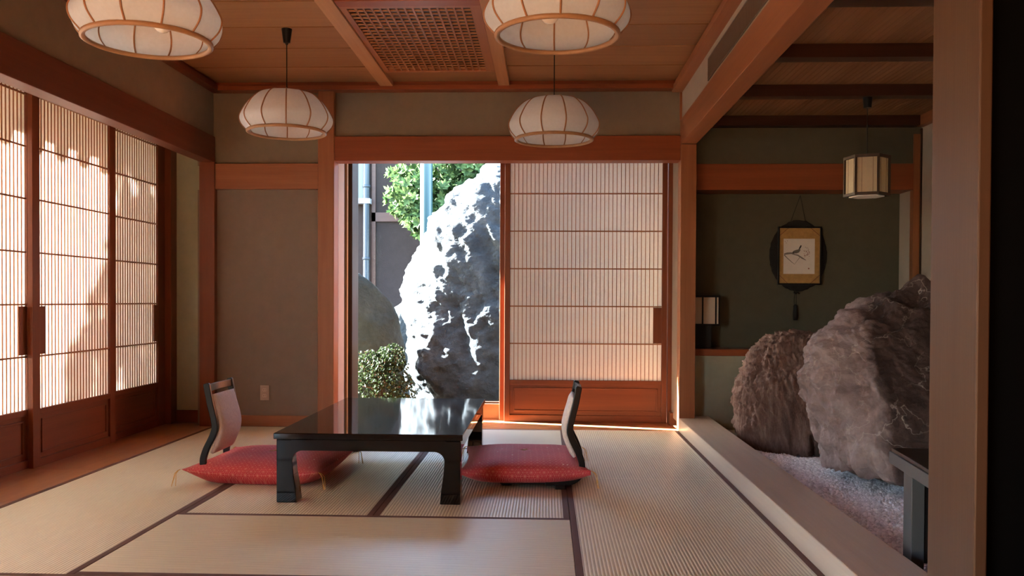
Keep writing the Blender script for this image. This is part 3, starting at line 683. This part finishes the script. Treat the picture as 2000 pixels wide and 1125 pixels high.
# ------------------------------------------------------------------ rocks
def rock(name, label, cat, levels, mat, seed, amp=.06, ns=180, nz=130, expo=2.3, planes=40, cut=.07, freq=2.2, stri=None, skew=0):
    rnd = random.Random(seed); zs = [l[0] for l in levels]; z0, z1 = zs[0], zs[-1]
    def ev(z):
        for a, b in zip(levels[:-1], levels[1:]):
            if z <= b[0] + 1e-9:
                u = (z-a[0])/(b[0]-a[0]) if b[0] > a[0] else 0
                return [a[i] + (b[i]-a[i])*u for i in range(1, 5)]
        return levels[-1][1:]
    cx = sum((l[1]+l[2])/2 for l in levels)/len(levels); cy = sum((l[3]+l[4])/2 for l in levels)/len(levels); cz = (z0+z1)/2
    C0 = Vector((cx, cy, cz)); pts = []
    for j in range(nz+1):
        u = j/nz; z = z0 + (z1-z0)*(u if u < .8 else .8 + .2*(1-(1-(u-.8)/.2)**1.6))
        xl, xr, yf, yb = ev(z); mx_, my = (xl+xr)/2, (yf+yb)/2; hx, hy = (xr-xl)/2, (yb-yf)/2
        for k in range(ns):
            a = 2*pi*k/ns; ca, sa = cos(a), sin(a); e = 2/expo
            px_ = mx_ + hx*math.copysign(abs(ca)**e, ca); pts.append(Vector((px_, my + hy*math.copysign(abs(sa)**e, sa) + skew*(px_-xl), z)))
    top = Vector(((levels[-1][1]+levels[-1][2])/2, (levels[-1][3]+levels[-1][4])/2, z1+.01)); pts.append(top)
    sx = (max(p.x for p in pts)-min(p.x for p in pts))/2; sy2 = (max(p.y for p in pts)-min(p.y for p in pts))/2; sz = (z1-z0)/2
    PL = []
    for k in range(planes):
        n = Vector((rnd.gauss(0,1), rnd.gauss(0,1), rnd.gauss(0,.8)))
        n.normalize(); sup = max((p-C0).dot(n) for p in pts[::23]); PL.append((n, sup*(1-cut*(.3+rnd.random()))))
    out = []; off = Vector((seed*3.1, seed*1.7, seed*.9))
    for p in pts:
        q = p.copy()
        for n, d in PL:
            t_ = (q-C0).dot(n)
            if t_ > d: q -= n*(t_-d)*.8
        w = Vector((q.x, q.y, q.z)); dirn = (q-C0); dirn = Vector((dirn.x/sx, dirn.y/sy2, dirn.z/sz*.6)).normalized()
        r1 = noise.ridged_multi_fractal(w*freq+off, 1.0, 2.1, 5, 1.0, 2.0) - 1.2
        r2 = noise.fractal(w*freq*.6+off*2, 1.0, 2.0, 4)
        r3 = noise.fractal(w*freq*5+off, .9, 2.1, 4)
        d = amp*(.35*r1 + .9*r2 + .16*r3)
        if stri:
            v = Vector((q.x*stri[0] + q.z*stri[3], q.y*stri[1], q.z*stri[2])); d += stri[4]*noise.fractal(v+off, .8, 2.2, 4)
        q = q + dirn*d
        if q.z < z0 + .004: q.z = max(z0, min(q.z, z0+.004))
        out.append(q)
    mb = MB(); fs = []
    for j in range(nz):
        for k in range(ns):
            a = j*ns+k; b = j*ns+(k+1) % ns; fs.append((a, b, b+ns, a+ns))
    T = len(out)-1
    for k in range(ns): fs.append((nz*ns+k, nz*ns+(k+1) % ns, T))
    fs.append(tuple(range(ns-1, -1, -1)))
    mb.add(out, fs); base = (cx, cy, z0)
    ob = mb.build(name, mat, None, base, smooth=True); tag(ob, label, cat); return ob

def rockmat(name, stops, veins=None, dark=None, sc=3, bump=.6, bd=.02, stretch=(1,1,1), rot=(0,0,0), rough=.85):
    t = NT(name); v = t.coords(stretch, rot)
    n1 = t.noise(v, sc, 8, .62, .4); n2 = t.noise(t.coords(stretch, rot), sc*6, 8, .7)
    col = t.ramp(n1, stops)
    col = t.mix(.5, col, t.ramp(n2, [(.25, (.45,.45,.45)), (.7, (1.25,1.25,1.25))]), 'MULTIPLY')
    if dark:
        # darker mineral zone that belongs to the stone
        tc = t.n('ShaderNodeTexCoord'); sx = t.n('ShaderNodeSeparateXYZ'); t.l(tc.outputs['Object'], sx.inputs[0])
        d = t.math('ADD', t.math('MULTIPLY', sx.outputs[0], dark[0]), t.math('ADD', t.math('MULTIPLY', sx.outputs[1], dark[1]), t.math('MULTIPLY', sx.outputs[2], dark[2])))
        d = t.math('ADD', d, t.math('MULTIPLY', t.math('SUBTRACT', t.noise(t.coords(), 2.6, 5, .6), .5), dark[4]))
        k = t.ramp(t.math('ADD', d, dark[3]), [(.46, (0,0,0)), (.56, (1,1,1))])
        col = t.mix(k, col, t.mix(1, col, dark[5], 'MULTIPLY'))
    if veins:
        r = t.n('ShaderNodeTexVoronoi', feature='DISTANCE_TO_EDGE'); r.inputs['Scale'].default_value = veins[0]
        dn = t.n('ShaderNodeTexNoise'); dn.inputs['Scale'].default_value = 4; dn.inputs['Detail'].default_value = 5
        ad = t.n('ShaderNodeMix', data_type='VECTOR'); ad.inputs[0].default_value = .35
        tc2 = t.coords(); t.l(tc2, dn.inputs['Vector']); t.l(tc2, ad.inputs[4]); t.l(dn.outputs['Color'], ad.inputs[5]); t.l(ad.outputs[1], r.inputs['Vector'])
        line = t.ramp(r.outputs['Distance'], [(0, (1,1,1)), (veins[1], (0,0,0))])
        msk = t.ramp(t.noise(t.coords(), 3.3, 4), [(.47, (0,0,0)), (.62, (1,1,1))])
        fac = t.math('MULTIPLY', t.math('MULTIPLY', line, msk), veins[3])
        col = t.mix(fac, col, veins[2])
    h = t.math('ADD', t.math('MULTIPLY', n1, .5), n2)
    return t.done(t.bsdf(col, rough, t.bump(h, bump, bd), .3))
R1M = rockmat('striated_red_rock', [(.3, (.105,.052,.038)), (.5, (.225,.132,.105)), (.72, (.35,.24,.205))], None, None, 2.2, .9, .025, (9, 9, 1.1), (0, radians(-18), 0))
R2M = rockmat('veined_purple_rock', [(.3, (.14,.088,.080)), (.5, (.27,.20,.19)), (.72, (.39,.31,.30))], (5.5, .02, (.55,.48,.43), .4), (1.0, -.35, .22, .68, .45, (.22,.17,.15)), 3, .8, .02)
R3M = rockmat('blue_grey_rock', [(.3, (.022,.030,.036)), (.55, (.045,.058,.066)), (.75, (.095,.112,.122))], None, None, 3, .9, .05)
R4M = rockmat('mossy_dark_rock', [(.3, (.022,.027,.02)), (.55, (.04,.045,.034)), (.75, (.065,.068,.052))], None, None, 3, .7, .04)
rock('indoor_rock', 'reddish striated rock standing behind the larger one in the alcove', 'rock',
     [(-0.006, 1.35, 2.0, 5.68, 6.5), (0.05, 1.31, 2.05, 5.64, 6.52), (0.14, 1.285, 2.06, 5.62, 6.55), (0.27, 1.29, 2.08, 5.62, 6.55), (0.48, 1.345, 2.08, 5.65, 6.5), (0.65, 1.43, 2.08, 5.7, 6.45), (0.76, 1.54, 2.05, 5.75, 6.35), (0.83, 1.68, 1.97, 5.85, 6.15)],
     R1M, 5, .045, 300, 150, 2.2, 36, .12, 2.4, (30, 30, 1.8, 9, .032))
rock('indoor_rock', 'largest alcove rock, purple brown with pale veins, partly behind the pillar', 'rock',
     [(-0.006, 1.47, 2.62, 4.34, 5.38), (0.05, 1.44, 2.66, 4.28, 5.42), (0.16, 1.41, 2.7, 4.3, 5.44), (0.296, 1.39, 2.72, 4.36, 5.45), (0.5, 1.37, 2.72, 4.46, 5.45), (0.638, 1.4, 2.72, 4.54, 5.43), (0.74, 1.49, 2.72, 4.6, 5.4), (0.869, 1.64, 2.7, 4.68, 5.35), (0.981, 1.82, 2.68, 4.75, 5.3), (1.073, 2.01, 2.62, 4.8, 5.2), (1.147, 2.2, 2.5, 4.85, 5.1)],
     R2M, 11, .085, 380, 280, 2.4, 60, .14, 2.6, (7, 7, 1.6, 2.5, .05))
# gravel
rg = random.Random(5); mb = MB(); ico = []
ph = (1+sqrt(5))/2
IV = [Vector(p).normalized() for p in ((-1,ph,0),(1,ph,0),(-1,-ph,0),(1,-ph,0),(0,-1,ph),(0,1,ph),(0,-1,-ph),(0,1,-ph),(ph,0,-1),(ph,0,1),(-ph,0,-1),(-ph,0,1))]
IF = [(0,11,5),(0,5,1),(0,1,7),(0,7,10),(0,10,11),(1,5,9),(5,11,4),(11,10,2),(10,7,6),(7,1,8),(3,9,4),(3,4,2),(3,2,6),(3,6,8),(3,8,9),(4,9,5),(2,4,11),(6,2,10),(8,6,7),(9,8,1)]
mb.box(1.276, 2.89, 2.2, 6.85, -.1, -.008)
y = 2.9
while y < 6.2:
    x = 1.285; xmax = 1.95 if y < 5.6 else 1.6
    while x < xmax:
        r = .006 + .005*rg.random(); px = x + .012*(rg.random()-.5); py = y + .012*(rg.random()-.5); pz = -.006 + .007*rg.random() + .006*noise.noise(Vector((px*6, py*6, 0)))
        sx_, sy_, sz_ = (r*(.75+.6*rg.random()) for _ in range(3))
        if px > 1.2765 + sx_: mb.add([(px+v.x*sx_, py+v.y*sy_, pz+v.z*sz_) for v in IV], IF)
        x += .0135
    y += .0135
gm = NT('gravel'); gg = gm.n('ShaderNodeNewGeometry')
gm = gm.done(gm.bsdf(gm.ramp(gg.outputs['Random Per Island'], [(0, (.60,.63,.68)), (.5, (.78,.81,.87)), (1, (.88,.91,.95))]), .8, None, .3))
ob = mb.build('gravel', gm, None, (0,0,0), smooth=True); tag(ob, 'pale grey gravel bed around the indoor rocks', 'gravel', None, 'stuff')

# ------------------------------------------------------------------ dark side desk behind the pillar
da = radians(-6.4); do = (1.42, 3.02, 0)
t = thing('side_desk', 'low dark desk standing at the right end of the gravel', 'desk', (1.30, 3.33, 0), da)
DESKLIT = plain('black_lit_side', (.058,.06,.06), .45, .5)  # black desk lightened to grey: light on its left side put into the colour
MB().box(0, .55, -.95, 0, .392, .436).build('desk_top', DESKLIT, t, bevel=.002)
MB().box(.006, .544, -.944, -.006, .436, .450).build('top_surface', BLACK, t, bevel=.002)
for px in (.045, .46):
    for py in (-.13, -.92): MB().box(px, px+.045, py, py+.10, -.004, .392).build('leg', DESKLIT if px < .2 else BLACK, t, bevel=.002)
MB().box(.06, .49, -.125, -.115, .05, .39).build('end_panel', BLACK, t)
t = thing('paper_card', 'small pale paper card standing on the dark desk at the pillar edge', 'card', (1.428, 3.10, .450), radians(10))
mb = MB().loft([[(-.02,-.03,0), (.05,-.03,0), (.05,-.028,0), (-.02,-.028,0)], [(.01,0,.055), (.05,0,.055), (.05,.002,.055), (.01,.002,.055)]]); mb.build('sheet', plain('card_paper', (.7,.66,.62), .7), t)

# ------------------------------------------------------------------ garden
rock('garden_rock', 'huge blue grey garden rock filling the window, lit by the sun', 'rock',
     [(-0.25, -1.318, 1.955, 8.18, 9.53), (-0.045, -1.379, 1.955, 8.18, 9.58), (0.382, -1.472, 1.955, 8.23, 9.58), (0.743, -1.534, 1.955, 8.28, 9.58), (1.031, -1.534, 1.955, 8.33, 9.53), (1.442, -1.451, 1.904, 8.43, 9.48), (1.761, -1.318, 1.853, 8.53, 9.43), (1.967, -1.132, 1.749, 8.58, 9.33), (2.152, -0.865, 1.647, 8.63, 9.23), (2.328, -0.453, 1.441, 8.68, 9.13), (2.482, 0.051, 1.132, 8.73, 8.93)],
     R3M, 23, .11, 380, 300, 2.2, 60, .05, 1.6, (5, 5, 1.6, 2.2, .06), .09)
rock('garden_rock', 'dark mossy garden rock at the left edge of the window', 'rock',
     [(-0.22, -2.686, -1.392, 8.03, 8.7), (0.22, -2.686, -1.382, 8.03, 8.7), (0.61, -2.686, -1.403, 8.06, 8.7), (0.854, -2.636, -1.442, 8.09, 8.64), (1.029, -2.586, -1.532, 8.12, 8.61), (1.156, -2.437, -1.661, 8.15, 8.55), (1.254, -2.287, -1.84, 8.21, 8.49)],
     R4M, 31, .05, 160, 100, 2.2, 30, .06, 2.0)
rock('garden_rock', 'small sunlit pale rock between the mossy rock and the huge one', 'rock',
     [(-0.3, -2.0, -1.3, 9.850000000000001, 10.4), (0.5, -1.96, -1.3, 9.850000000000001, 10.4), (0.85, -1.8800000000000001, -1.3, 9.9, 10.37), (1.0, -1.7, -1.3, 9.950000000000001, 10.35), (1.07, -1.52, -1.35, 10.0, 10.3)],
     R3M, 37, .04, 100, 60, 2.2, 20, .05, 2.0)
struct('ground', 'bare garden soil outside the window', 'ground', MB().box(-14, 14, 7.46, 20, -.5, -.2).box(-14, -3.1, -8, 7.46, -.5, -.2), plain('soil', (.05,.045,.04), .9, .1, 6, .3))

def leafmat(name, c1, c2, c3=None, tr=.35):
    t = NT(name); g = t.n('ShaderNodeNewGeometry'); st = [(0, c1), (.75, c2)] + ([(.93, c2), (1, c3)] if c3 else [])
    col = t.ramp(g.outputs['Random Per Island'], st)
    d = t.bsdf(col, .6, None, .2); s_ = t.n('ShaderNodeBsdfTranslucent'); t.l(col, s_.inputs[0]); m = t.n('ShaderNodeMixShader'); m.inputs[0].default_value = tr
    t.l(d.outputs[0], m.inputs[1]); t.l(s_.outputs[0], m.inputs[2]); t.l(m.outputs[0], t.out.inputs['Surface']); return t.m
def leaf(mb, p, d, nrm, L, w):
    d = d.normalized(); s_ = d.cross(nrm); s_ = s_.normalized() if s_.length > 1e-4 else d.orthogonal().normalized(); up = s_.cross(d)
    vs = [p, p + d*L*.35 + s_*w + up*L*.05, p + d*L*.7 + s_*w*.85 + up*L*.03, p + d*L - up*L*.06, p + d*L*.7 - s_*w*.85 + up*L*.03, p + d*L*.35 - s_*w + up*L*.05, p + d*L*.38 - up*L*.02, p + d*L*.7 - up*L*.03]
    mb.add(vs, [(0,1,6), (1,2,7,6), (2,3,7), (0,6,5), (6,7,4,5), (7,3,4)])
def rv(r): return Vector((r.gauss(0,1), r.gauss(0,1), r.gauss(0,1))).normalized()
BARK = plain('bark', (.10,.07,.05), .9, .2, 20, .3)
def whorl_tree(name, label, cat, blobs, n, L, w, mat, seed, trunk, per=7):
    r = random.Random(seed); t = thing(name, label, cat, trunk[0]); o = trunk[0]; mb = MB()
    for k in range(n):
        c_, rad = r.choice(blobs); d = rv(r); q = .55 + .5*r.random()**.6
        p = Vector(c_) + Vector((d.x*rad[0], d.y*rad[1], d.z*rad[2]))*q
        ax = (d + rv(r)*.5 + Vector((0,0,.25))).normalized(); e1 = ax.orthogonal().normalized(); e2 = ax.cross(e1); ph_ = r.random()*6
        for j in range(per):
            a = ph_ + 2*pi*j/per; out = (e1*cos(a) + e2*sin(a)); dd = out*(.8+.2*r.random()) + ax*(.55+.3*r.random())
            leaf(mb, p, dd, ax, L*(.7+.5*r.random()), w)
    mb.build('foliage', mat, t, o)
    tb = MB(); tb.tube(trunk, [.05, .04, .028, .015][:len(trunk)] if len(trunk) <= 4 else .03, 8)
    for (c_, rad) in blobs[:6]: tb.tube([trunk[-2], tuple((Vector(trunk[-2])+Vector(c_))/2 + Vector((0,0,.05))), c_], [.022,.014,.006], 6)
    tb.build('trunk', BARK, t, o)
    return t
whorl_tree('garden_tree', 'leafy tree crown behind the teal pole, its left side sunlit', 'tree',
     [((-1.62,11.25,2.6),(.42,.35,.40)), ((-1.35,11.25,2.28),(.45,.35,.38)), ((-1.75,11.2,2.33),(.30,.3,.35)), ((-1.05,11.3,2.7),(.45,.35,.35)), ((-1.3,11.3,3.05),(.6,.4,.5)), ((-.95,11.3,2.4),(.35,.3,.35)), ((-1.62,11.2,2.08),(.22,.25,.25))],
     760, .105, .021, leafmat('tree_leaf', (.018,.042,.014), (.10,.155,.05), None, .2), 4, [(-1.15,11.4,-.2), (-1.17,11.4,.9), (-1.15,11.38,1.7), (-1.2,11.3,2.3)])
whorl_tree('azalea_bush', 'low clipped bush with tiny reddish leaves below the mossy rock', 'bush',
     [((-1.65,7.74,.22),(.34,.22,.32)), ((-1.42,7.74,.28),(.20,.2,.26)), ((-1.30,7.72,.12),(.13,.18,.22)), ((-1.75,7.7,.0),(.35,.22,.3)), ((-1.40,7.76,.46),(.13,.14,.13)), ((-1.55,7.75,.38),(.2,.15,.15)), ((-1.4,7.7,-.02),(.25,.2,.16))],
     2300, .024, .0065, leafmat('azalea_leaf', (.012,.022,.008), (.04,.06,.02), (.22,.12,.08), .2), 9, [(-1.5,7.75,-.2), (-1.5,7.75,-.05), (-1.48,7.74,.1), (-1.48,7.74,.2)], 6)
t = thing('steel_pole', 'teal painted steel pole standing behind the huge garden rock', 'pole', (-1.475, 10.6, -.2))
MB().lathe([(.076, 0), (.076, 4.2)], 32).build('shaft', plain('teal_paint', (.017,.052,.055), .4, .5), t, smooth=True)
MB().lathe([(.11, 0), (.11, .05), (.08, .06)], 32).build('base_plate', plain('teal_base', (.09,.2,.2), .5), t)
# neighbouring building
nb = thing('neighbour_house', 'mauve plaster house with exposed timbers beyond the garden', 'house', (0, 12, -.2)); o = (0, 12, -.2)
MB().box(-7, 6, 12.05, 12.3, -.2, 3.6).build('wall', plain('house_plaster', (.040,.030,.028), .95, .1, 12, .08, .6, 90, .01), nb, o)
TIM = wood('house_timber', (.085,.035,.025), (.055,.022,.016), 'x')
mb = MB().box(-2.44, 6, 12.02, 12.06, 2.09, 2.215); mb.build('cross_timber', TIM, nb, o)
MB().box(-2.44, -2.385, 12.02, 12.06, -.2, 3.6).build('upright_timber', TIM, nb, o)
MB().box(-7, -2.44, 11.9, 12.06, 2.33, 2.40).build('lean_to_roof', plain('white_flashing', (.4,.4,.42), .5), nb, o)
MB().box(-7, -2.55, 12.0, 12.06, 2.40, 3.6).build('pale_cladding', plain('pale_cladding', (.14,.165,.20), .6), nb, o)
MB().box(-1.0, 3, 11.95, 12.06, 2.86, 2.93).build('ledge', DARKW, nb, o)
mb = MB().lathe([(.045, 0), (.045, 3.6)], 16, (-2.50, 11.95, -.2))
for z in (1.75, 2.75, .6): mb.lathe([(.045, z), (.055, z+.005), (.055, z+.035), (.045, z+.04)], 16, (-2.50, 11.95, -.2))
mb.build('downpipe', plain('pipe_grey', (.045,.058,.075), .4, .5), nb, o, smooth=True)
# shade tree on the left
whorl_tree('shade_tree', 'leafy garden tree outside the left screens that throws the dappled shadow', 'tree',
     [((-9.5, y_+1.56, z_+3.40), (r_, r_, r_*.9)) for (y_, z_, r_) in ((6.35,1.3,.40), (6.45,1.75,.42), (6.5,.65,.45), (6.0,.85,.36), (5.66,.45,.34), (6.2,.35,.42), (6.75,1.1,.45), (6.9,.5,.5), (6.9,1.7,.5), (6.12,1.1,.34))],
     640, .15, .031, leafmat('shade_leaf', (.06,.10,.03), (.14,.2,.06)), 14, [(-9.6,8.6,-.2), (-9.6,8.6,1.4), (-9.55,8.5,2.8), (-9.5,8.4,4.0)])
# roof and eaves
rf = MB(); rf.loft([[(-4.25,-3,2.50), (3.6,-3,2.83), (3.6,8.0,2.56), (-4.25,8.0,2.50)], [(-4.25,-3,2.56), (3.6,-3,3.1), (3.6,8.0,2.62), (-4.25,8.0,2.56)]])
rfm = MB(); rfm.add([(-4.2,-3,2.56), (-3.09,-3,2.85), (-3.09,7.46,2.85), (-4.2,7.78,2.56)], [(0,1,2,3)]); rfm.add([(-4.2,-3,2.59), (-3.09,-3,2.88), (-3.09,7.46,2.88), (-4.2,7.78,2.59)], [(3,2,1,0)])
rfm.add([(-4.2,7.78,2.56), (-3.09,7.46,2.85), (3.3,7.46,2.85), (3.6,7.78,2.56)], [(0,1,2,3)]); rfm.add([(-4.2,7.78,2.59), (-3.09,7.46,2.88), (3.3,7.46,2.88), (3.6,7.78,2.59)], [(3,2,1,0)])
rfm.add([(-3.1,-3,2.85), (3.3,-3,2.85), (3.3,7.46,2.85), (-3.1,7.46,2.85)], [(0,1,2,3)])
struct('roof', 'tiled eaves of the house around the room', 'roof', rfm, DARKW)
et = MB(); y = -3.0
while y < 7.9: et.tube([(-4.25, y, 2.552), (-4.1, y, 2.59)], .075, 10); y += .26
struct('roof_tiles', 'round tile ends along the left eave', 'roof', et, plain('roof_tile', (.10,.10,.11), .6))

# ------------------------------------------------------------------ light
el = radians(27); sd = Vector((1, -.24, 0)).normalized(); sdir = Vector((sd.x*cos(el), sd.y*cos(el), -sin(el)))
sl_ = bpy.data.lights.new('sun', 'SUN'); sl_.energy = 48; sl_.angle = radians(.55); sl_.color = (.96, .98, 1.0)
so = bpy.data.objects.new('sun', sl_); COL.objects.link(so); so.rotation_euler = sdir.to_track_quat('-Z', 'Y').to_euler()
w = bpy.data.worlds.new('sky'); scene.world = w; w.use_nodes = True; nt = w.node_tree; nt.nodes.clear()
sk = nt.nodes.new('ShaderNodeTexSky'); sk.sky_type = 'NISHITA'; sk.sun_disc = False; sk.sun_elevation = el; sk.sun_rotation = math.atan2(-sdir.x, -sdir.y)
bg = nt.nodes.new('ShaderNodeBackground'); bg.inputs['Strength'].default_value = .75; wo = nt.nodes.new('ShaderNodeOutputWorld')
nt.links.new(sk.outputs[0], bg.inputs[0]); nt.links.new(bg.outputs[0], wo.inputs[0])

scene.view_settings.view_transform = 'Standard'; scene.view_settings.look = 'None'; scene.view_settings.gamma = 1; scene.view_settings.use_curve_mapping = False
scene.view_settings.exposure = 2.55
cy_ = scene.cycles; cy_.use_denoising = True; cy_.max_bounces = 14; cy_.diffuse_bounces = 8; cy_.transmission_bounces = 8; cy_.transparent_max_bounces = 12; cy_.caustics_reflective = False; cy_.caustics_refractive = False
cy_.sample_clamp_indirect = 12
